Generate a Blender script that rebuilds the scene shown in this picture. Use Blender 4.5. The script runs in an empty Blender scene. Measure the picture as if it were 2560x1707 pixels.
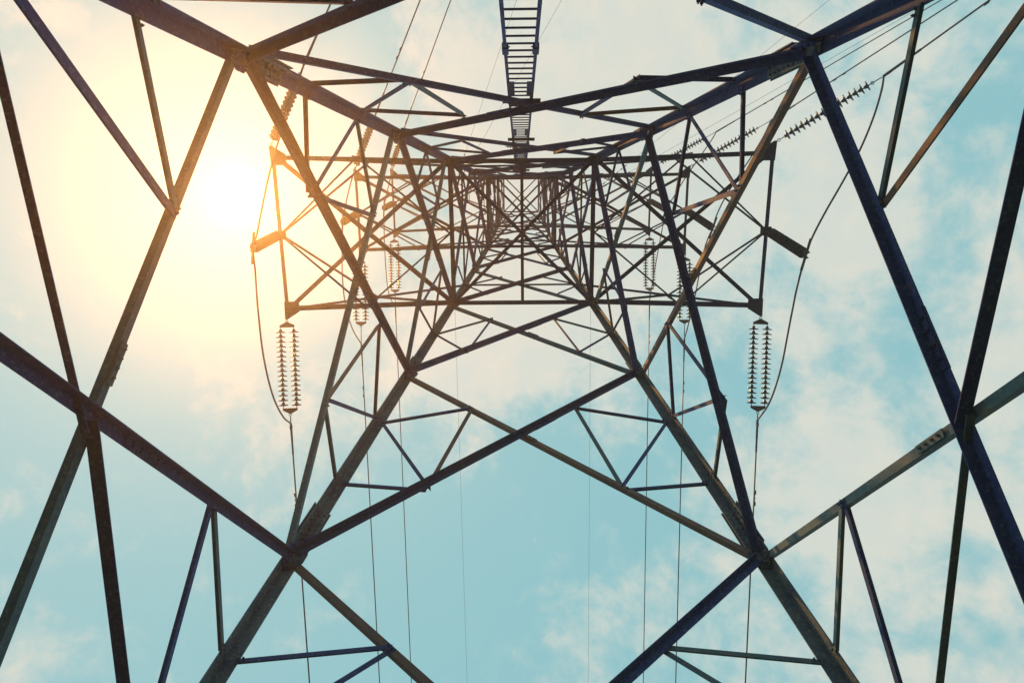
import bpy, bmesh, math, random
from mathutils import Vector, Matrix
random.seed(7)
S = bpy.context.scene
COL = S.collection

# ------------------------------------------------------------------ camera, sky, sun, exposure
G = 1.5                                   # eye height above the grass
CAM = Vector((-0.0422, -1.9954, G))
ROWS = ((0.999887, 0.009398, 0.011741), (-0.006119, 0.967379, -0.253261), (-0.013738, 0.253161, 0.967327))
cam = bpy.data.objects.new('camera', bpy.data.cameras.new('camera'))
COL.objects.link(cam)
r, d_, f_ = (Vector(v) for v in ROWS)
m = Matrix((( r[0], -d_[0], -f_[0], CAM[0]), (r[1], -d_[1], -f_[1], CAM[1]), (r[2], -d_[2], -f_[2], CAM[2]), (0, 0, 0, 1)))
cam.matrix_world = m
cam.data.sensor_width = 36.0
cam.data.lens = 24.0
cam.data.clip_start = 0.05
cam.data.clip_end = 3000
S.camera = cam
S.view_settings.view_transform = 'Standard'
S.view_settings.look = 'None'
S.view_settings.exposure = 0.0
S.view_settings.gamma = 1.0
S.view_settings.use_curve_mapping = False

SUN_DIR = Vector((-0.37852, 0.03940, 0.92475)).normalized()
SUN_EL = math.asin(SUN_DIR.z)
SUN_AZ = math.atan2(SUN_DIR.x, SUN_DIR.y)

world = bpy.data.worlds.new('World')
S.world = world
world.use_nodes = True
nt = world.node_tree
nt.nodes.clear()
def N(tree, kind, **kw):
    n = tree.nodes.new(kind)
    for k, v in kw.items(): setattr(n, k, v)
    return n
def mth(tree, op, a, b=None, clamp=False):
    n = tree.nodes.new('ShaderNodeMath'); n.operation = op; n.use_clamp = clamp
    for i, x in enumerate((a, b)):
        if x is None: continue
        if isinstance(x, (int, float)): n.inputs[i].default_value = x
        else: tree.links.new(x, n.inputs[i])
    return n.outputs[0]
def mixc(tree, fac, a, b, mode='MIX'):
    n = tree.nodes.new('ShaderNodeMix'); n.data_type = 'RGBA'; n.blend_type = mode
    for i, x in ((0, fac), (6, a), (7, b)):
        if isinstance(x, (int, float)): n.inputs[i].default_value = x
        elif isinstance(x, tuple): n.inputs[i].default_value = (*x, 1)
        else: tree.links.new(x, n.inputs[i])
    return n.outputs[2]
sky = N(nt, 'ShaderNodeTexSky', sky_type='NISHITA', sun_disc=False, sun_elevation=SUN_EL, sun_rotation=SUN_AZ,
        air_density=1.0, dust_density=0.3, ozone_density=1.0)
tc = N(nt, 'ShaderNodeTexCoord')
D = tc.outputs['Generated']
# clouds: broken thin cloud laid out by direction over the sky
def noise(tree, vec, scale, detail, rough, dist=0.0):
    n = N(tree, 'ShaderNodeTexNoise'); n.inputs['Scale'].default_value = scale
    n.inputs['Detail'].default_value = detail; n.inputs['Roughness'].default_value = rough
    n.inputs['Distortion'].default_value = dist
    tree.links.new(vec, n.inputs['Vector']); return n.outputs['Fac']
n1 = noise(nt, D, 5.5, 9, 0.6, 0.3)
n2 = noise(nt, D, 17, 8, 0.65, 0.25)
LOBES = [
    (-0.551,-0.061,0.832,66.8,0.45),
    (-0.385,0.030,0.922,30.0,-3.0),
    (-0.378,0.218,0.900,60.0,0.3),
    (-0.038,-0.123,0.992,123.9,0.65),
    (0.151,-0.103,0.983,66.8,0.75),
    (-0.111,-0.176,0.978,308.7,0.30),
    (-0.466,0.476,0.746,50.5,-1.2),
    (-0.590,0.273,0.760,174.2,-0.40),
    (-0.224,-0.158,0.962,308.7,-0.75),
    (-0.276,-0.167,0.947,904.5,-0.30),
    (0.250,-0.167,0.954,547.7,-0.45),
    (0.007,0.394,0.919,123.9,-0.6),
    (0.247,0.292,0.924,198.0,-0.70),
    (0.077,0.556,0.828,42.0,-0.55),
    (-0.188,0.579,0.794,112.0,-0.5),
    (-0.586,0.088,0.805,367.1,-0.45),
    (-0.537,0.512,0.671,308.7,0.70),
    (-0.593,0.365,0.718,547.7,0.40),
    (-0.043,0.281,0.959,200,0.9),
    (0.430,0.196,0.881,50,0.65),
    (0.432,0.468,0.771,66.8,0.35),
    (0.530,0.473,0.703,200,0.0),
    (0.206,0.457,0.865,112.0,-0.60),
    (0.522,-0.017,0.853,227.1,0.0),
    (0.449,0.083,0.890,227.1,0.25),
    (0.332,-0.065,0.941,308.7,0.40),
    (0.564,0.200,0.801,308.7,-0.10),
    (0.047,0.114,0.992,50,1.3),
    (-0.281,0.607,0.744,112.0,-0.2),
    (0.469,-0.117,0.876,308.7,0.35),
    (-0.485,-0.159,0.860,198.0,0.20),
    (0.335,0.157,0.929,547.7,-0.5),]
cov = mth(nt, 'MULTIPLY', mth(nt, 'SUBTRACT', n1, 0.5), 4.4)
cov = mth(nt, 'ADD', cov, mth(nt, 'MULTIPLY', mth(nt, 'SUBTRACT', n2, 0.5), 2.0))
cov = mth(nt, 'ADD', cov, 0.52)
def lobe(vx, vy, vz, k):
    dp = N(nt, 'ShaderNodeVectorMath', operation='DOT_PRODUCT')
    nt.links.new(D, dp.inputs[0]); dp.inputs[1].default_value = Vector((vx, vy, vz)).normalized()
    return mth(nt, 'EXPONENT', mth(nt, 'MULTIPLY', mth(nt, 'SUBTRACT', dp.outputs['Value'], 1.0), k))
for vx, vy, vz, k, w in LOBES:
    cov = mth(nt, 'ADD', cov, mth(nt, 'MULTIPLY', lobe(vx, vy, vz, k), w * 0.75))
ramp = N(nt, 'ShaderNodeMapRange', interpolation_type='SMOOTHSTEP')
ramp.inputs['From Min'].default_value = -0.2; ramp.inputs['From Max'].default_value = 1.1
nt.links.new(cov, ramp.inputs['Value'])
skyc = mixc(nt, 0.82, mixc(nt, 1.0, sky.outputs['Color'], (1.0, 1.5, 1.1), 'MULTIPLY'), (2.8, 6.2, 6.7))
cloudc = mixc(nt, mth(nt, 'ADD', mth(nt, 'MULTIPLY', n2, 1.6), -0.3, True), (5.7, 7.0, 6.8), (7.7, 7.6, 6.6))
base = mixc(nt, ramp.outputs['Result'], skyc, cloudc)
# aureole of the sun shining through the thin cloud
sx, sy, sz = SUN_DIR
def add(a, fac, col):
    return mixc(nt, 1.0, a, mixc(nt, 1.0, (col[0], col[1], col[2]), fac, 'MULTIPLY'), 'ADD')
base = add(base, lobe(sx, sy, sz, 1500), (0.6, 1.2, 2.2))
base = add(base, lobe(sx, sy, sz, 6000), (6, 7, 9))
bg = N(nt, 'ShaderNodeBackground'); bg.inputs['Strength'].default_value = 0.1
nt.links.new(base, bg.inputs['Color'])
wo = N(nt, 'ShaderNodeOutputWorld')
nt.links.new(bg.outputs[0], wo.inputs['Surface'])

sl = bpy.data.lights.new('sun', 'SUN'); sl.energy = 5.0; sl.angle = math.radians(0.6); sl.color = (1.0, 0.44, 0.09)
so = bpy.data.objects.new('sun', sl); COL.objects.link(so)
so.rotation_euler = SUN_DIR.to_track_quat('Z', 'Y').to_euler()
so.location = (0, 0, 80)

# ------------------------------------------------------------------ materials
def principled(name):
    m = bpy.data.materials.new(name); m.use_nodes = True
    t = m.node_tree; return m, t, t.nodes['Principled BSDF']
def steel_mat(name, dark, mid, pale, stain, stain_amt, rough=0.75):
    m, t, b = principled(name)
    tc = N(t, 'ShaderNodeTexCoord'); o = tc.outputs['Object']
    oi = N(t, 'ShaderNodeObjectInfo')
    off = N(t, 'ShaderNodeVectorMath', operation='ADD'); t.links.new(o, off.inputs[0])
    sc = N(t, 'ShaderNodeVectorMath', operation='SCALE'); sc.inputs[0].default_value = (31, 17, 11); t.links.new(oi.outputs['Random'], sc.inputs['Scale'])
    t.links.new(sc.outputs[0], off.inputs[1]); v = off.outputs[0]
    a = noise(t, v, 2.2, 6, 0.6, 0.6); bb = noise(t, v, 22, 5, 0.7); c = noise(t, v, 5.5, 4, 0.6, 1.2)
    f1 = N(t, 'ShaderNodeMapRange'); f1.inputs['From Min'].default_value = .35; f1.inputs['From Max'].default_value = .68; t.links.new(a, f1.inputs[0])
    col = mixc(t, f1.outputs[0], dark, mid)
    f2 = N(t, 'ShaderNodeMapRange'); f2.inputs['From Min'].default_value = .52; f2.inputs['From Max'].default_value = .8; t.links.new(bb, f2.inputs[0])
    col = mixc(t, f2.outputs[0], col, pale)
    f3 = N(t, 'ShaderNodeMapRange'); f3.inputs['From Min'].default_value = .66 - stain_amt; f3.inputs['From Max'].default_value = .78 - stain_amt; t.links.new(c, f3.inputs[0])
    col = mixc(t, f3.outputs[0], col, stain)
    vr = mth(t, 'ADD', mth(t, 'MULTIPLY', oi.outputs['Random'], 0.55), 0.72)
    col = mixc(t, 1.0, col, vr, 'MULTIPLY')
    t.links.new(col, b.inputs['Base Color'])
    b.inputs['Metallic'].default_value = 0.1; b.inputs['Specular IOR Level'].default_value = 0.3
    rr = mth(t, 'ADD', mth(t, 'MULTIPLY', bb, 0.35), rough - .15); t.links.new(rr, b.inputs['Roughness'])
    bp = N(t, 'ShaderNodeBump'); bp.inputs['Strength'].default_value = .25; bp.inputs['Distance'].default_value = .004
    t.links.new(bb, bp.inputs['Height']); t.links.new(bp.outputs[0], b.inputs['Normal'])
    return m
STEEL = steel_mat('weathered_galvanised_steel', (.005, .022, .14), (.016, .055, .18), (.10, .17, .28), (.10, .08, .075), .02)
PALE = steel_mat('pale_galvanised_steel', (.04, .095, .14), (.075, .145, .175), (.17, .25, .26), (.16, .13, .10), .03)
LEGM = steel_mat('khaki_lit_steel', (.025, .055, .11), (.085, .125, .145), (.26, .28, .23), (.15, .14, .10), .04)  # lighter steel, khaki sunlit highlights of the front legs put into its colour
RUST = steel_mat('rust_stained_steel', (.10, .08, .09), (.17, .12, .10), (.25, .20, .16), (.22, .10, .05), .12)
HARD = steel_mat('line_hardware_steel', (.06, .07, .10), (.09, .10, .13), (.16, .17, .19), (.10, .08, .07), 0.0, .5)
CABLE, t, b = principled('aluminium_cable')
b.inputs['Base Color'].default_value = (.07, .085, .12, 1); b.inputs['Roughness'].default_value = .5; b.inputs['Metallic'].default_value = .3
tcn = N(t, 'ShaderNodeTexCoord'); nz = noise(t, tcn.outputs['Object'], 40, 3, .6)
t.links.new(mixc(t, nz, (.05, .06, .09), (.11, .12, .15)), b.inputs['Base Color'])
THIN, t, b = principled('earth_wire_steel'); b.inputs['Base Color'].default_value = (.13, .20, .22, 1); b.inputs['Roughness'].default_value = .6
GLAZE, t, b = principled('brown_porcelain'); b.inputs['Roughness'].default_value = .18
tcn = N(t, 'ShaderNodeTexCoord'); nz = noise(t, tcn.outputs['Object'], 9, 4, .6)
t.links.new(mixc(t, nz, (.008, .012, .035), (.02, .022, .05)), b.inputs['Base Color'])
CONC, t, b = principled('rough_concrete'); b.inputs['Roughness'].default_value = .9
tcn = N(t, 'ShaderNodeTexCoord'); nz = noise(t, tcn.outputs['Object'], 6, 6, .7)
t.links.new(mixc(t, nz, (.22, .21, .19), (.38, .37, .33)), b.inputs['Base Color'])
GRASS, t, b = principled('short_grass'); b.inputs['Roughness'].default_value = .95
tcn = N(t, 'ShaderNodeTexCoord'); nz = noise(t, tcn.outputs['Object'], .6, 8, .7)
t.links.new(mixc(t, nz, (.022, .036, .02), (.055, .07, .04)), b.inputs['Base Color'])

# ------------------------------------------------------------------ mesh helpers
def V(x, y, z): return Vector((x, y, z + G))
class MB:
    def __init__(s): s.v = []; s.f = []
    def poly_prism(s, sec0, sec1):
        n = len(sec0); o = len(s.v); s.v += [*sec0, *sec1]
        s.f.append(tuple(o + i for i in range(n))[::-1]); s.f.append(tuple(o + n + i for i in range(n)))
        for i in range(n):
            j = (i + 1) % n; s.f.append((o + i, o + j, o + n + j, o + n + i))
    def box(s, c, u, v, w):          # centre and three half-axis vectors
        q = [c + a * u + b * v for a, b in ((-1, -1), (1, -1), (1, 1), (-1, 1))]
        s.poly_prism([x - w for x in q], [x + w for x in q])
    def rod(s, p, q, r, n=8, r2=None):
        d = (q - p).normalized(); a = d.orthogonal().normalized(); b = d.cross(a); r2 = r if r2 is None else r2
        c = [(math.cos(2 * math.pi * i / n), math.sin(2 * math.pi * i / n)) for i in range(n)]
        s.poly_prism([p + (a * x + b * y) * r for x, y in c], [q + (a * x + b * y) * r2 for x, y in c])
    def tube(s, pts, r, n=8):
        rings = []; ref = None
        for i, p in enumerate(pts):
            d = (pts[min(i + 1, len(pts) - 1)] - pts[max(i - 1, 0)]).normalized()
            a = (ref - d * ref.dot(d)).normalized() if ref else d.orthogonal().normalized()
            ref = a; b = d.cross(a); o = len(s.v)
            s.v += [p + (a * math.cos(2 * math.pi * k / n) + b * math.sin(2 * math.pi * k / n)) * r for k in range(n)]
            rings.append(o)
        for o, q in zip(rings, rings[1:]):
            for k in range(n): s.f.append((o + k, o + (k + 1) % n, q + (k + 1) % n, q + k))
        s.f.append(tuple(rings[0] + k for k in range(n))[::-1]); s.f.append(tuple(rings[-1] + k for k in range(n)))
    def lbar(s, p, q, n, f, th, up=True, ext=0.0, f2=None):
        """angle section along p-q: one flange centred on the line, square to n; the other standing out along n"""
        d = (q - p).normalized(); p = p - d * ext; q = q + d * ext
        n = (n - d * n.dot(d)).normalized(); e = d.cross(n)
        if abs(e.z) < 1e-3: e = e if e.x + e.y * .5 > 0 else -e
        elif e.z < 0: e = -e
        if not up: e = -e
        f2 = f2 or f; h = f / 2
        sec = ((-h, 0), (h, 0), (h, f2), (h - th, f2), (h - th, th), (-h, th))
        s.poly_prism([p + e * a + n * b for a, b in sec], [q + e * a + n * b for a, b in sec])
    def bolt(s, p, n, r=.016, h=.016):
        s.rod(p, p + n * h, r, 6); s.rod(p + n * h, p + n * (h + .014), r * .5, 6)
    def ring(s, c, u, v, R, r, n=16):
        pts = [c + u * math.cos(2 * math.pi * i / n) * R + v * math.sin(2 * math.pi * i / n) * R * 1.35 for i in range(n + 1)]
        s.tube(pts, r, 6)
    def mesh(s, name, mat, org=None, smooth=False):
        me = bpy.data.meshes.new(name); o = org or Vector()
        me.from_pydata([tuple(v - o) for v in s.v], [], s.f); me.materials.append(mat)
        bm = bmesh.new(); bm.from_mesh(me); bmesh.ops.recalc_face_normals(bm, faces=bm.faces); bm.to_mesh(me); bm.free()
        if smooth:
            for p in me.polygons: p.use_smooth = True
        return me
def link(name, me, parent=None, mat4=None):
    o = bpy.data.objects.new(name, me); COL.objects.link(o)
    if parent: o.parent = parent
    if mat4 is not None: o.matrix_local = mat4
    return o
def tag(o, label=None, cat=None, group=None, kind=None):
    for k, v in (('label', label), ('category', cat), ('group', group), ('kind', kind)):
        if v: o[k] = v
    return o
def empty(name, loc, *a, **k):
    o = bpy.data.objects.new(name, None); COL.objects.link(o); o.location = loc
    o.empty_display_size = .2
    return tag(o, *a, **k)

# ------------------------------------------------------------------ ground
mb = MB(); R0 = 150; n = 48
mb.v = [Vector((0, 0, 0))] + [Vector((R0 * math.cos(2 * math.pi * i / n), R0 * math.sin(2 * math.pi * i / n), 0)) for i in range(n)]
mb.f = [(0, 1 + i, 1 + (i + 1) % n) for i in range(n)]
tag(link('ground', mb.mesh('ground', GRASS)), kind='structure')

# ------------------------------------------------------------------ the pylon
PROF = ((-G, 4.1409), (20.103, 2.112), (24.5, 1.73), (28.609, 1.44), (35.874, 1.267), (45.5, 1.17))
def W(z):
    for (a, wa), (b, wb) in zip(PROF, PROF[1:]):
        if z <= b or b == PROF[-1][0]: return wa + (wb - wa) * (z - a) / (b - a)
LV = [1.46, 8.278, 14.733, 20.103, 24.5, 28.609, 32.3, 35.874, 40.7, 45.5]
# faces as (corner 0, corner 1): the thicker diagonals always run from corner 0 low to corner 1 high
CN = {'A': (-1, 1), 'B': (1, 1), 'C': (-1, -1), 'D': (1, -1)}
FACES = (('A', 'B'), ('B', 'D'), ('D', 'C'), ('C', 'A'))
def face(i):
    a, b = FACES[i]; (ax, ay), (bx, by) = CN[a], CN[b]
    nrm = Vector(((ax + bx) / 2, (ay + by) / 2, 0))          # outward
    def P(u, z, out=0.0):                                      # u = -1 at corner 0, +1 at corner 1
        w = W(z); x = (ax + bx) / 2 * (w + out) + (bx - ax) / 2 * u * w; y = (ay + by) / 2 * (w + out) + (by - ay) / 2 * u * w
        return V(x, y, z)
    return P, nrm
pylon = empty('electricity_pylon', (0, 0, 0), 'tall steel lattice electricity pylon seen from inside its base, filling the picture', 'pylon')
def part(name, mb, mat, parent=pylon): return link(name, mb.mesh(name, mat), parent)

def plate(mb, c, u, v, n, hu, hv, th, rows, cols, both=False):
    """bolted plate: centre c, in-plane unit axes u v, visible side n"""
    mb.box(c, u * hu, v * hv, n * th)
    for i in range(rows):
        for j in range(cols):
            p = c + u * hu * ((i + .5) / rows * 2 - 1) * .92 + v * hv * ((j + .5) / cols * 2 - 1) * .9
            mb.bolt(p + n * th, n)
            if both: mb.bolt(p - n * th, -n)

# legs, with their bolted splices
LEGSEC = [(-1.0, 8.9, .178, .018), (8.9, 15.3, .18, .017), (15.3, 20.6, .17, .015), (20.6, 28.7, .145, .013), (28.7, 45.6, .125, .012)]
for k, (sx_, sy_) in CN.items():
    mb = MB()
    for z0, z1, f, th in LEGSEC:
        zs = [z0] + [p[0] for p in PROF if z0 < p[0] < z1] + [z1]
        for a, b in zip(zs, zs[1:]):
            def sec(z):
                c = W(z) + .06; o = []
                for u, v in ((0, 0), (f, 0), (f, th), (th, th), (th, f), (0, f)):
                    o.append(V(sx_ * (c - u), sy_ * (c - v), z))
                return o
            mb.poly_prism(sec(a), sec(b))
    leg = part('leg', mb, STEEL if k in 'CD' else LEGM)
    ax = (V(sx_ * W(14), sy_ * W(14), 14) - V(sx_ * W(5), sy_ * W(5), 5)).normalized()
    for zc, L, f, rows in ((8.95, .46, .19, 7), (15.25, .34, .17, 5), (20.75, .3, .15, 4)):
        mb = MB(); c = W(zc) + .06
        for axis in (0, 1):
            nn = Vector((-sx_, 0, 0)) if axis else Vector((0, -sy_, 0))
            uu = Vector((0, -sy_, 0)) if axis else Vector((-sx_, 0, 0))
            pc = V(sx_ * c, sy_ * c, zc) + uu * (f * .55) + nn * .028
            nn2 = (nn - ax * nn.dot(ax)).normalized(); uu2 = (uu - ax * uu.dot(ax)).normalized()
            plate(mb, pc, ax, uu2, nn2, L, f * .45, .007, rows, 2)
            plate(mb, pc - nn2 * .054 - uu2 * .02, ax, uu2, -nn2, L * 1.05, f * .58, .007, rows, 2)
        part('splice_plate', mb, LEGM, leg)
    mb = MB()
    p = V(sx_ * W(-1), sy_ * W(-1), -1.02)
    mb.poly_prism([p + Vector((x, y, -.55)) for x, y in ((-.55, -.55), (.55, -.55), (.55, .55), (-.55, .55))],
                  [p + Vector((x, y, 0)) for x, y in ((-.3, -.3), (.3, -.3), (.3, .3), (-.3, .3))])
    part('concrete_footing', mb, CONC)

FL = [.11, .118, .122, .112, .10, .09, .085, .08, .075]
random.seed(11)
def pick(pal=.18, rst=.12):
    x = random.random(); return PALE if x < pal else RUST if x < pal + rst else STEEL
upper = MB()
for i in range(4):
    P, nrm = face(i)
    # nodes where two faces meet get a gusset plate inside each face
    for k in range(9):
        z0, z1 = LV[k], LV[k + 1]; w0, w1 = W(z0), W(z1); f = FL[k]; th = .011
        zx = z0 + (z1 - z0) * w0 / (w0 + w1)
        def dg(u0, u1, z):                     # u of a diagonal (u0 at z0, u1 at z1) at height z
            x = u0 * w0 + (u1 * w1 - u0 * w0) * (z - z0) / (z1 - z0); return x / W(z)
        
        # inside diagonal (low at corner 0)
        tr = lambda p, q: (p + (q - p).normalized() * .10, q - (q - p).normalized() * .10)
        mb = MB(); a, b = tr(P(-1, z0, .0), P(1, z1, .0))
        mb.lbar(a, b, -nrm, f, th, True)
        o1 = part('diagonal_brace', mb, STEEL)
        mb = MB(); c, d = tr(P(1, z0, .022), P(-1, z1, .022))
        mb.lbar(c, d, nrm, f * (.86 if k else .82), th, False, f2=f * .7)
        mt = RUST if (k, i) in ((1, 0), (0, 0), (1, 1)) else PALE if (k, i) in ((0, 1), (2, 0), (3, 0), (2, 1), (0, 3), (2, 3), (1, 3)) else STEEL
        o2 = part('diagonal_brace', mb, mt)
        if k < 3:                              # bolted splices near the middle of the long diagonals
            for (p, q, n_, o, ff, mt_, tt) in ((a, b, -nrm, o1, f, STEEL, .62), (c, d, -nrm, o2, f * .86, mt, (.60, .54, .5)[k])):
                dd = (q - p).normalized(); nn = (n_ - dd * n_.dot(dd)).normalized(); ee = dd.cross(nn)
                cc = p.lerp(q, tt); mb = MB()
                plate(mb, cc + nn * (.013 + .006), dd, ee, nn, .30 if o is o1 else .2, ff * .40, .006, 4, 2 if o is o1 else 1)
                mb.box(cc - nn * .006, dd * .3, ee * ff * .44, nn * .005)
                part('splice_plate', mb, mt_, o)
            # the bolt pair where the diagonals cross
            mb = MB(); cr = P(0, zx, -.005) - nrm * .012; tx = Vector((-nrm.y, nrm.x, 0))
            mb.box(cr, tx * .045, (P(0, zx + 1) - P(0, zx)).normalized() * .028, nrm * .004)
            for s_ in (-1, 1): mb.bolt(cr + tx * .024 * s_ - nrm * .002, -nrm, .016, .02)
            part('crossing_plate', mb, STEEL)
        if k < 5:                              # gussets where braces meet the legs
            for u0, zz in ((-1, z1), (1, z1)):
                mb = MB(); lat = (P(1, zz) - P(-1, zz)).normalized() * (1 if u0 < 0 else -1)
                g = f * 1.2; up_ = (P(u0, zz + 1) - P(u0, zz)).normalized(); pc = P(u0, zz, .012)
                pts = [pc + lat * x * g + up_ * y * g for x, y in ((-.3, -1.5), (.55, -1.5), (1.5, -.7), (1.5, .7), (.55, 1.5), (-.3, 1.5))]
                mb.poly_prism([p - nrm * .004 for p in pts], [p + nrm * .004 for p in pts])
                for x, y in ((.7, -.9), (1.1, -.6), (.7, .9), (1.1, .6), (.3, -1.1), (.3, 1.1)):
                    mb.bolt(pc + lat * x * g + up_ * y * g - nrm * .02, -nrm, .017, .016)
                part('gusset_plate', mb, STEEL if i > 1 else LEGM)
        # secondary bracing on both halves
        jit = .012
        for s_ in (-1, 1):
            # diagonal going up from this side's lower corner, and down from its upper corner
            lo = lambda z: dg(s_, -s_, z); hi = lambda z: dg(-s_, s_, z)
            seg = []
            if k == 0:
                seg = [((s_ * .96, 6.5), (hi(6.71), 6.71), .07), ((hi(6.67), 6.67), (s_ * .97, 4.92), .10 if (i == 3 and s_ < 0) else .075)]
            elif k == 1:
                seg = [((s_ * .97, 10.2), (lo(10.02), 10.02), .07), ((s_ * .97, 12.38), (lo(10.1), 10.1), .07),
                       ((s_ * .97, 12.42), (hi(13.05), 13.05), .07), ((hi(13.0), 13.0), (lo(10.1), 10.1), .08)]
            elif k in (2, 4):
                zq = (z0 + z1) / 2; a_ = z0 + (z1 - z0) * .26; b_ = z0 + (z1 - z0) * .74
                seg = [((s_ * .97, zq), (lo(a_), a_), .06), ((s_ * .97, zq), (hi(b_), b_), .06), ((hi(b_), b_), (lo(a_), a_), .065)]
            else:
                zq = (z0 + z1) / 2; a_ = z0 + (z1 - z0) * .26; b_ = z0 + (z1 - z0) * .74
                seg = [((s_ * .97, zq), (lo(a_), a_), .055), ((s_ * .97, zq), (hi(b_), b_), .055)]
            for (u0, za), (u1, zb), ff in seg:
                jit += .0031
                tgt = MB() if k < 4 else upper
                if k < 3:
                    pa_, pb_ = P(u0, za, jit), P(u1, zb, jit); sd_ = -nrm if k > 1 else nrm; dl = (pb_ - pa_).normalized()
                    for q_ in (pa_ + dl * .0, pb_ - dl * .0, pa_ + dl * .055):
                        tgt.bolt(q_ + nrm * (-.012), -nrm, .017, .02)
                tgt.lbar(P(u0, za, jit), P(u1, zb, jit), -nrm if k > 1 else nrm, ff, .007, k < 2, .04)
                if k < 4: part('secondary_brace', tgt, PALE if (k, i, s_) == (0, 0, 1) else pick())
        if k == 0:
            for s_, ff in ((-1, .068), (1, .118)):
                # struts from the crossing out to the legs: a heavier one on corner 1's side
                dz_ = {(3, -1): -.09, (1, 1): .08}.get((i, s_), 0)
                mb = MB(); mb.lbar(P(-s_ * .012, 5.12 + dz_, .01 + .006 * s_), P(s_ * .96, 4.89 + dz_, .01 + .006 * s_), -nrm, ff, .01, False)
                part('horizontal_strut', mb, STEEL if ff > .08 else pick(.3, .1))
        if k in (3, 5, 7):
            mb = MB(); mb.lbar(P(-.95, (z0 + z1) / 2, .01), P(.95, (z0 + z1) / 2, .01), -nrm, .06, .007, False)
            part('horizontal_strut', mb, STEEL)
    for z, f in ((20.103, .13), (28.609, .115), (35.874, .105), (45.5, .09)):
        mb = MB(); mb.lbar(P(-.96, z, .0), P(.96, z, .0), -nrm, f, .009, False)
        # the pairs of open bolt holes near the middle
        part('horizontal_strut', mb, STEEL)
tag(part('secondary_brace', upper, STEEL), kind='stuff')
# plan bracing across the shaft at each crossarm level
for z, f in ((20.103, .10), (28.609, .085), (35.874, .08), (45.5, .07)):
    w = W(z) - .05
    for (a, b, dz) in (('A', 'D', .06), ('B', 'C', -.06)):
        mb = MB(); (ax_, ay_), (bx_, by_) = CN[a], CN[b]
        mb.lbar(V(ax_ * w, ay_ * w, z + dz), V(bx_ * w, by_ * w, z + dz), Vector((0, 0, 1)), f, .009, True)
        part('plan_brace', mb, STEEL)
    mb = MB(); mb.lbar(V(.0, w, z + .13), V(.0, -w, z + .13), Vector((0, 0, 1)), f * .9, .008); part('plan_brace', mb, STEEL)

# crossarms
ARMS = [(20.103, 7.147, 2.264, 22.2, .13, .12), (28.609, 6.814, 1.547, 30.4, .125, .11), (35.874, 6.661, 1.493, 37.6, .12, .10)]
UPV = Vector((0, 0, 1))
for z, a, t_, zq, f, fd in ARMS:
    w = W(z); wq = W(zq)
    for s_ in (-1, 1):
        mb = MB(); body = {}
        for y in (-1, 1):
            mb.lbar(V(s_ * (w - .02), y * w, z), V(s_ * a, y * t_, z), Vector((0, -y, 0)), f, .01, True)
            mb.lbar(V(s_ * a, y * t_, z + .03), V(s_ * wq, y * wq, zq), Vector((0, -y, 0)), .075, .008, False)
        mb.lbar(V(s_ * a, t_ + .12, z + .02), V(s_ * a, -t_ - .12, z + .02), Vector((-s_, 0, 0)), .085, .008, True)
        arm = part('crossarm', mb, STEEL)
        for y, dz in ((1, -.075), (-1, .075)):
            mb = MB(); mb.lbar(V(s_ * (a - .1), y * (t_ - .05), z + dz), V(s_ * w, -y * w * .98, z + dz), UPV, fd, .008)
            part('plan_brace', mb, STEEL, arm)
        cf = a + (w - a) * .48; ty = t_ + (w - t_) * .48
        nx = a + (wq - a) * .5; ny = t_ + (wq - t_) * .5; nz_ = z + (zq - z) * .5
        for y in (-1, 1):
            for p, q, ff, nn in (((a, 0, z + .1), (cf, y * ty, z + .1), .05, UPV), ((w, 0, z + .03), (cf, y * ty, z + .11), .05, UPV),
                                 ((a, 0, z + .14), (nx, y * ny, nz_), .06, UPV), ((nx, y * ny, nz_), (w, y * w, z + .05), .065, Vector((0, -y, 0))),
                                 ((nx, y * ny, nz_ - .02), (cf + .1, y * ty, z + .03), .05, Vector((0, y, 0)))):
                mb = MB(); mb.lbar(V(s_ * p[0], p[1], p[2]), V(s_ * q[0], q[1], q[2]), nn, ff, .006)
                part('lattice_brace', mb, STEEL if random.random() < .85 else PALE, arm)
            # triangular tip plate carrying the tension string
            mb = MB(); k_ = 1 if z < 25 else .8
            pts = [V(s_ * (a + .02), y * (t_ - .28 * k_), z - .02), V(s_ * (a - .42 * k_), y * (t_ - .28 * k_), z - .02), V(s_ * (a - .42 * k_), y * (t_ + .02), z - .02),
                   V(s_ * (a - .04), y * (t_ + .26), z - .02), V(s_ * (a + .04), y * (t_ + .26), z - .02)]
            mb.poly_prism([p - UPV * .008 for p in pts], [p + UPV * .008 for p in pts])
            for x_, y_ in ((.3, -.05), (.3, -.18), (.12, -.05), (.12, -.18), (.0, -.1)):
                mb.bolt(V(s_ * (a - x_ * k_), y * (t_ + y_ * k_), z - .028), -UPV, .017, .016)
            part('tip_plate', mb, STEEL, arm)
        mb = MB(); c = V(s_ * (a - .06), 0, z + .0)
        mb.box(c, Vector((.16, 0, 0)), Vector((0, .13, 0)), UPV * .01); mb.box(c - UPV * .06, Vector((.05, 0, 0)), Vector((0, .012, 0)), UPV * .06)
        part('hanger_plate', mb, STEEL, arm)
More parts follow.
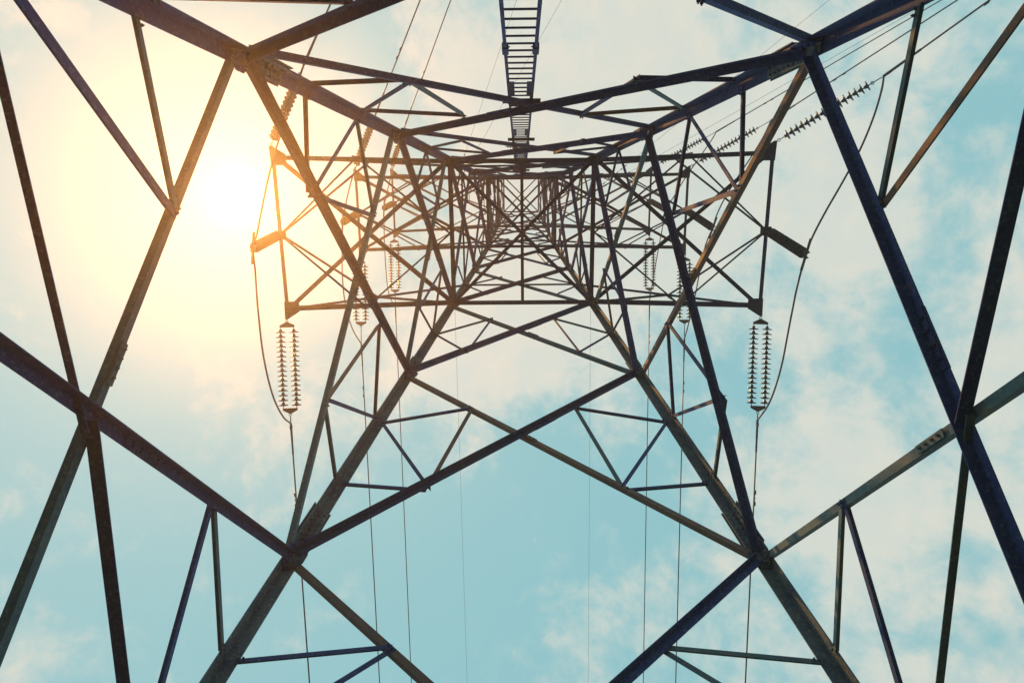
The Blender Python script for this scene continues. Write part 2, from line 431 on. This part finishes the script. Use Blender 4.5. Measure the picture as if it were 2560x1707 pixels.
# peak arms carrying the earth wires
for s_ in (-1, 1):
    mb = MB(); T = V(s_ * 4.55, 0, 45.5)
    for y in (-1, 1):
        mb.lbar(T, V(s_ * W(45.5), y * W(45.5), 45.5), UPV, .08, .008)
        mb.lbar(T - UPV * .03, V(s_ * W(40.7), y * W(40.7), 41.2), Vector((0, -y, 0)), .09, .009)
    arm = part('peak_arm', mb, STEEL)
    for q in (.35, .68):
        x = 4.55 + (1.17 - 4.55) * q; yy = 1.17 * q; zz = 45.5 - 4.3 * q
        for p0, p1 in (((x, yy, 45.5), (x, -yy, 45.5)), ((x, yy, 45.5), (x, yy, zz)), ((x, -yy, 45.5), (x, -yy, zz)), ((x, yy, zz), (x, -yy, zz))):
            mb = MB(); mb.lbar(V(s_ * p0[0], *p0[1:]), V(s_ * p1[0], *p1[1:]), Vector((s_, 0, 0)), .045, .006); part('lattice_brace', mb, STEEL, arm)
    mb = MB(); mb.box(T, Vector((.14, 0, 0)), Vector((0, .18, 0)), UPV * .012); mb.box(T - UPV * .1, Vector((.04, 0, 0)), Vector((0, .012, 0)), UPV * .1)
    part('tip_plate', mb, STEEL, arm)

# ladder up the outside of the rear face
lad = None
def ly(z): return -(W(z) + .20)
mb = MB()
LW = .19
for x in (-1, 1):
    zs = [1.2, 20.103, 24.5, 28.609, 35.5]
    for a, b in zip(zs, zs[1:]):
        mb.lbar(V(x * LW - .03, ly(a), a), V(x * LW - .03, ly(b), b), Vector((0, -1, 0)), .044, .006, x > 0, f2=.06)
lad = part('ladder', mb, STEEL)
for zj in (9.0, 18.6):
    for x in (-1, 1):
        mb = MB(); p = V(x * LW - .03 , ly(zj) - .025, zj); d = (V(0, ly(zj + .3), zj + .3) - V(0, ly(zj), zj)).normalized(); o = d.cross(Vector((1, 0, 0))).normalized()
        mb.box(p + d * .15 - o * .0, Vector((.04, 0, 0)), d * .14, o * .04); [mb.bolt(p + d * h_ + Vector((-x * .04, 0, 0)), Vector((-x, 0, 0)), .012, .01) for h_ in (.06, .24)]
        part('splice_plate', mb, STEEL, lad)
rm = MB(); rm.rod(Vector((-LW, 0, 0)), Vector((LW, 0, 0)), .013, 8); rm = rm.mesh('rung', STEEL)
z = 1.45
while z < 33:
    link('rung', rm, lad, Matrix.Translation(V(-.03, ly(z) - .03, z))); z += .325
for z in (10.9, 15.75, 20.6, 25.0, 29.2):
    mb = MB()
    for x in (-1, 1):
        p = V(x * (LW - .045) - .03, ly(z - .1) + .03, z - .1); q = V(x * (LW - .045) - .03, ly(z + .95) + .03, z + .95)
        d = (q - p).normalized(); o = d.cross(Vector((1, 0, 0))).normalized()
        xx = Vector((.05, 0, 0))
        mb.poly_prism([p - xx - o * .005, p + xx - o * .005, p + xx + o * .005, p - xx + o * .005], [q - xx - o * .005, q + xx - o * .005, q + xx + o * .005, q - xx + o * .005])
    mb.lbar(V(-.33, ly(z + 1.0) + .07, z + 1.0), V(.30, ly(z + 1.0) + .07, z + 1.0), Vector((0, 1, 0)), .07, .007)
    for x in (-.2, .14):
        mb.box(V(x, (ly(z + 1.0) - W(z + 1.0)) / 2, z + .98), Vector((.02, 0, 0)), Vector((0, .10, 0)), UPV * .004)
    part('bracket', mb, STEEL, lad)

# ------------------------------------------------------------------ insulators
def lathe(prof, n=20):
    mb = MB(); rings = []
    for r, h in prof:
        o = len(mb.v); rings.append(o)
        mb.v += [Vector((r * math.cos(2 * math.pi * k / n), r * math.sin(2 * math.pi * k / n), h)) for k in range(n)]
    for o, q in zip(rings, rings[1:]):
        for k in range(n): mb.f.append((o + k, o + (k + 1) % n, q + (k + 1) % n, q + k))
    mb.f.append(tuple(range(n))); mb.f.append(tuple(rings[-1] + k for k in range(n)))
    return mb
disc_me = lathe([(.018, 0), (.036, .006), (.044, .03), (.050, .062), (.062, .070), (.115, .080), (.143, .097), (.148, .108), (.138, .112), (.105, .102), (.097, .112), (.088, .102), (.055, .098), (.030, .104), (.020, .112), (.014, .147)]).mesh('insulator_disc', GLAZE, smooth=True)
PITCH = .147
def frame(d, xref):
    z = d.normalized(); x = (xref - z * xref.dot(z)).normalized(); y = z.cross(x); return x, y, z
def rot(d, xref):
    x, y, z = frame(d, xref); return Matrix(((x[0], y[0], z[0]), (x[1], y[1], z[1]), (x[2], y[2], z[2]))).to_4x4()
def yoke(mb, p, x, d, n, half, h):
    """triangular plate with its point at p and its wide edge h further along d"""
    pts = [p + x * .03 - d * .02, p + d * (h * .55) + x * half, p + d * h + x * half, p + d * h - x * half, p + d * (h * .55) - x * half, p - x * .03 - d * .02]
    mb.poly_prism([q - n * .008 for q in pts], [q + n * .008 for q in pts])
def string(name, T, E, nd, double, label, cat, group, pre=.20):
    x, y, z = frame(E - T, Vector((1, 0, 0)) if double else Vector((.6, .8, 0)))
    t = empty(name, T, label, cat, group); L = (E - T).length
    run = nd * PITCH; lo = max(pre, (L - run) * .42)
    cols = (-.2, .2) if double else (0,)
    R_ = rot(E - T, Vector((1, 0, 0)))
    mb = MB(); mb.ring(T + z * .03, z, y, .028, .009); mb.ring(T + z * .10, z, x, .03, .010)
    if not double: mb.rod(T + z * .13, T + z * lo, .013, 6)
    link('shackle', mb.mesh('shackle', HARD, T), t)
    if double:
        mb = MB(); yoke(mb, T + z * .15, x, z, y, .225, .14); link('yoke_plate', mb.mesh('yoke_plate', HARD, T), t)
        lo = .15 + .14 + .05
    s0 = lo; s1 = s0 + run
    for c in cols:
        mb = MB(); mb.rod(T + x * c + z * (s0 - .07), T + x * c + z * (s1 + .05), .012, 6)
        ds = link('disc_string', mb.mesh('disc_string', HARD, T), t)
        for i in range(nd):
            link('insulator_disc', disc_me, ds, Matrix.Translation(x * c + z * (s0 + i * PITCH)) @ R_)
    mb = MB()
    if double:
        pts_end = T + z * (s1 + .02 + .14 + .03)
        yoke(mb, pts_end, x, -z, y, .225, .15); link('yoke_plate', mb.mesh('yoke_plate', HARD, T), t)
        mb = MB(); mb.ring(pts_end + z * .06, z, x, .03, .010); mb.rod(pts_end + z * .09, E, .014, 8, .02)
    else:
        mb.rod(T + z * s1, E - z * .04, .013, 6); mb.ring(T + z * (s1 + .07), z, x, .03, .010)
    link('clamp', mb.mesh('clamp', HARD, T), t)
    return t
JUMP = {
 'L3': [(-7.042, 5.578, 19.303), (-7.056, 5.307, 18.789), (-7.21, 4.488, 18.469), (-7.264, 3.3, 18.195), (-7.157, 1.641, 17.947), (-6.99, 0.434, 17.718), (-6.927, 0.07, 17.503), (-6.849, -0.163, 17.629), (-6.764, -0.769, 17.814), (-6.528, -1.758, 18.031), (-6.338, -2.484, 18.27), (-5.999, -3.396, 18.529), (-5.615, -4.5, 18.803)],
 'R3': [(7.029, 5.547, 19.303), (7.157, 4.855, 18.729), (7.245, 3.819, 18.371), (7.214, 2.124, 18.065), (7.191, 1.184, 17.789), (7.247, 0.35, 17.533), (7.374, -0.047, 17.634), (7.622, -0.494, 17.782), (8.299, -1.697, 17.955), (8.59, -2.145, 18.146), (9.019, -3.124, 18.353), (9.202, -3.801, 18.572), (9.31, -4.055, 18.803)],
 'L4': [(-6.806, 5.357, 27.809), (-7.033, 4.717, 27.226), (-7.123, 3.534, 26.861), (-7.092, 2.741, 26.55), (-6.982, 1.565, 26.27), (-6.764, 0.12, 26.009), (-6.742, -0.085, 26.17), (-6.654, -0.736, 26.404), (-6.528, -1.357, 26.678), (-6.005, -2.749, 26.982), (-5.541, -3.837, 27.309)],
 'R4': [(6.795, 5.215, 27.809), (6.744, 4.822, 27.324), (6.953, 3.247, 27.021), (7.002, 2.171, 26.763), (7.006, 1.28, 26.529), (7.178, 0.683, 26.313), (7.214, 0.46, 26.109), (7.285, 0.144, 26.226), (7.596, -0.571, 26.397), (8.183, -1.433, 26.597), (8.765, -2.227, 26.818), (9.2, -2.888, 27.056), (9.487, -3.449, 27.309)],
 'L5': [(-6.646, 5.161, 35.074), (-6.743, 4.903, 34.491), (-6.838, 4.288, 34.126), (-6.784, 3.238, 33.815), (-6.746, 1.319, 33.534), (-6.601, 0.06, 33.274), (-6.55, -0.302, 33.434), (-6.392, -1.019, 33.669), (-6.231, -1.697, 33.943), (-5.909, -2.814, 34.247), (-5.573, -3.872, 34.574)],
 'R5': [(6.658, 5.023, 35.074), (6.589, 4.545, 34.5), (6.709, 3.017, 34.142), (6.708, 2.378, 33.836), (6.851, 1.108, 33.56), (6.921, 0.25, 33.304), (7.312, -0.366, 33.405), (7.754, -1.148, 33.553), (8.164, -1.692, 33.726), (8.444, -1.965, 33.918), (8.786, -2.516, 34.124), (9.335, -3.151, 34.343), (9.428, -3.34, 34.574)],
}
WIRE = {
 'front L3': [(-7.147, 2.484, 20.103), (-7.042, 5.578, 19.303), (-6.553, 13.257, 17.396)],
 'front L4': [(-6.814, 1.767, 28.609), (-6.806, 5.357, 27.809), (-6.256, 19.686, 24.731)],
 'front L5': [(-6.661, 1.713, 35.874), (-6.646, 5.161, 35.074), (-6.028, 24.832, 30.603)],
 'front R3': [(7.147, 2.484, 20.103), (7.029, 5.547, 19.303), (6.63, 13.198, 17.342)],
 'front R4': [(6.814, 1.767, 28.609), (6.795, 5.215, 27.809), (6.448, 19.519, 24.554)],
 'front R5': [(6.661, 1.713, 35.874), (6.658, 5.023, 35.074), (6.285, 24.64, 30.396)],
 'back L3': [(-7.147, -2.484, 20.103), (-5.615, -4.5, 18.803), (-4.691, -5.651, 18.062)],
 'back L4': [(-6.814, -1.767, 28.609), (-5.541, -3.837, 27.309), (-3.376, -7.325, 25.118)],
 'back L5': [(-6.661, -1.713, 35.874), (-5.573, -3.872, 34.574), (-2.945, -8.697, 31.657)],
 'back R3': [(7.147, -2.484, 20.103), (9.31, -4.055, 18.803), (11.045, -5.596, 17.723)],
 'back R4': [(6.814, -1.767, 28.609), (9.487, -3.449, 27.309), (14.444, -7.056, 24.845)],
 'back R5': [(6.661, -1.713, 35.874), (9.428, -3.34, 34.574), (17.286, -8.286, 30.845)],
 'earth L 1073': [(-4.55, 0.0, 45.5), (-4.235, 35.429, 42.695)],
 'earth L 1187': [(-4.55, 0.0, 45.5), (-0.185, -10.675, 41.201)],
 'earth L 1290': [(-4.55, 0.0, 45.5), (2.291, -10.599, 40.981)],
 'earth R 1351': [(4.55, 0.0, 45.5), (4.759, 35.379, 42.648)],
 'earth R 2147': [(4.55, 0.0, 45.5), (20.01, -9.4, 36.29)],
 'earth R 1905': [(4.55, 0.0, 45.5), (16.016, -9.992, 38.872)],
}

TIER = {'3': 'lowest', '4': 'middle', '5': 'topmost'}; SIDE = {'L': 'left', 'R': 'right'}
LBL = {'front': 'double insulator string pulling toward the picture bottom from the %s %s crossarm', 'back': 'single insulator string slanting toward the picture top from the %s %s crossarm'}
def sag_line(p, q, far, sag, n=24):
    d = (far - p); out = []
    for i in range(n + 1):
        s = i / n; out.append(p + d * s - UPV * sag * 4 * s * (1 - s))
    return out
def cable(pts, r, name, label, cat, group, mat=None, parts=True):
    t = MB(); t.tube([p for p in pts], r, 8); o = pts[0]
    ob = link(name, t.mesh(name, mat or CABLE, o, True)); ob.location = o
    return tag(ob, label, cat, group)
def damper(parent, p, d, org):
    mb = MB(); dn = -UPV; c = p + dn * .075
    mb.box(p + dn * .04, d * .022, d.cross(UPV).normalized() * .014, dn * .05)
    mb.rod(c - d * .16, c + d * .16, .006, 6)
    for s_ in (-1, 1):
        a = c + d * s_ * .10; b_ = c + d * s_ * .235; mb.rod(a, a.lerp(b_, .3), .022, 10, .034); mb.rod(a.lerp(b_, .3), b_, .034, 10, .03)
    link('vibration_damper', mb.mesh('vibration_damper', HARD, org), parent)
for key, pts in WIRE.items():
    kind, kk = key.split()[:2]
    if kind == 'earth': continue
    T, E, F = (V(*p) for p in pts); side, tier = SIDE[kk[0]], TIER[kk[1]]
    string('insulator_string', T, E, 16 if kind == 'front' or kk[0] == 'R' else 15, kind == 'front', LBL[kind] % (tier, side), 'insulator', 'tension insulator strings at the crossarm tips')
    d = (F - E).normalized(); far = E; LN = min(70, (E.z - 2.5) / max(.05, -d.z))
    w = cable([E + d * s for s in (0, 5, LN * .3, LN * .6, LN)], .023, 'conductor_wire',
              '%s power line leaving the %s %s crossarm toward the picture %s' % ('dark', tier, side, 'bottom' if kind == 'front' else 'top'), 'power line', 'power lines strung from the pylon')
    o = E
    mb = MB(); mb.rod(E - d * .02, E + d * .55, .036, 8, .033); mb.rod(E + d * .55, E + d * .95, .030, 8)
    x = d.cross(UPV).normalized(); mb.box(E + d * .12, d * .05, x * .03, UPV * .045)
    link('dead_end_sleeve', mb.mesh('dead_end_sleeve', HARD, o), w)
    if kind == 'front': damper(w, E + d * (2.0 + .3 * (kk[1] == '3')), d, o)
    else: damper(w, E + d * 2.6, d, o)
def catmull(P, n=8):
    P = [P[0] * 2 - P[1]] + P + [P[-1] * 2 - P[-2]]; out = []
    for i in range(1, len(P) - 2):
        for j in range(n):
            t = j / n; a, b, c, d = P[i - 1:i + 3]
            out.append(.5 * ((2 * b) + (c - a) * t + (2 * a - 5 * b + 4 * c - d) * t * t + (3 * b - a - 3 * c + d) * t ** 3))
    out.append(P[-2]); return out
def smooth(P, it=2):
    for _ in range(it):
        P = [P[0]] + [(P[i - 1] + P[i] * 2 + P[i + 1]) / 4 for i in range(1, len(P) - 1)] + [P[-1]]
    return P
ARMX = {'3': (20.103, 7.147), '4': (28.609, 6.814), '5': (35.874, 6.661)}
JEND = {'L3': 6, 'R3': 5, 'L4': 5, 'R4': 6, 'L5': 5, 'R5': 5}
for kk, pts in JUMP.items():
    side, tier = SIDE[kk[0]], TIER[kk[1]]; P = [V(*p) for p in pts]
    z, a = ARMX[kk[1]]; T = V(-a if kk[0] == 'L' else a, 0, z); Je = P[JEND[kk]]
    t = string('insulator_string', T + Vector((0, 0, -.1)), Je + Vector((0, 0, .03)), 15, False, 'foreshortened insulator string hanging under the end of the %s %s crossarm' % (tier, side), 'insulator', 'jumper insulator strings', pre=.12)
    Pa = smooth(P[:JEND[kk] + 1], 1); Pb = smooth(P[JEND[kk]:], 1)
    pa = catmull(Pa[:-1] + [Je] + Pb[1:])
    w = cable(pa, .026, 'jumper_cable', 'slack jumper cable looping round the tip of the %s %s crossarm' % (tier, side), 'jumper cable', 'jumper cables at the crossarm tips')
    j = min(range(len(pa)), key=lambda q: (pa[q] - Je).length); mb = MB()
    d = (pa[min(j + 1, len(pa) - 1)] - pa[j - 1]).normalized(); x = d.cross(UPV).normalized()
    mb.rod(Je - d * .42, Je + d * .42, .036, 8)
    for s_ in (-1, 1): mb.box(Je + d * .07 * s_, d * .03, x * .045, UPV * .05)
    for s_ in (-1, 1):
        mb.rod(Je + d * .07 * s_ - x * .09, Je + d * .07 * s_ + x * .09, .011, 6)
    link('suspension_clamp', mb.mesh('suspension_clamp', HARD, pa[0]), w)
for key, pts in WIRE.items():
    if not key.startswith('earth'): continue
    _, sd, u = key.split(); T, F = (V(*p) for p in pts); d = (F - T).normalized()
    fr = F.y > T.y; T = T + (UPV * -.16) + d * .1; d = (F - T).normalized(); o = T
    nm = {'1187': 'thin left earth wire, steeper of the two crossing beside the ladder', '1290': 'thin left earth wire, more slanted of the two crossing behind the ladder',
          '2147': 'thin right earth wire, flatter of the two leaving at the upper right', '1905': 'thin right earth wire, steeper of the two leaving at the upper right',
          '1073': 'thin earth wire running down the picture left of its centre', '1351': 'thin earth wire running down the picture right of its centre'}[u]
    LN = min(100, (o.z - 2.5) / max(.05, -d.z))
    w = cable([o + d * s for s in (0, 8, LN * .4, LN * .7, LN)], .009, 'earth_wire', nm, 'earth wire', 'earth wires strung from the pylon top', THIN)
    mb = MB(); mb.rod(o - d * .1, o + d * .45, .022, 8); mb.ring(o - d * .05, d, UPV.cross(d).normalized(), .05, .014)
    mb.rod(o + d * .9, o + d * 1.1, .03, 8)
    link('dead_end_sleeve', mb.mesh('dead_end_sleeve', HARD, o), w)
    damper(w, o + d * (3.4 if fr else 1.9), d, o); damper(w, o + d * (4.4 if fr else 2.6), d, o)

# ------------------------------------------------------------------ air volume added to spread an orange sun glow over the steel
mb = MB(); mb.box(Vector((0, 0, 24)), Vector((155, 0, 0)), Vector((0, 155, 0)), Vector((0, 0, 25)))
hz = bpy.data.materials.new('added_glow_air'); hz.use_nodes = True; t = hz.node_tree; t.nodes.clear()
pv = N(t, 'ShaderNodeVolumePrincipled'); pv.inputs['Color'].default_value = (.92, .82, .78, 1)
pv.inputs['Density'].default_value = 0.0026; pv.inputs['Anisotropy'].default_value = 0.86
om = N(t, 'ShaderNodeOutputMaterial'); t.links.new(pv.outputs[0], om.inputs['Volume'])
tag(link('added_glow_haze', mb.mesh('added_glow_haze', hz)), kind='stuff')
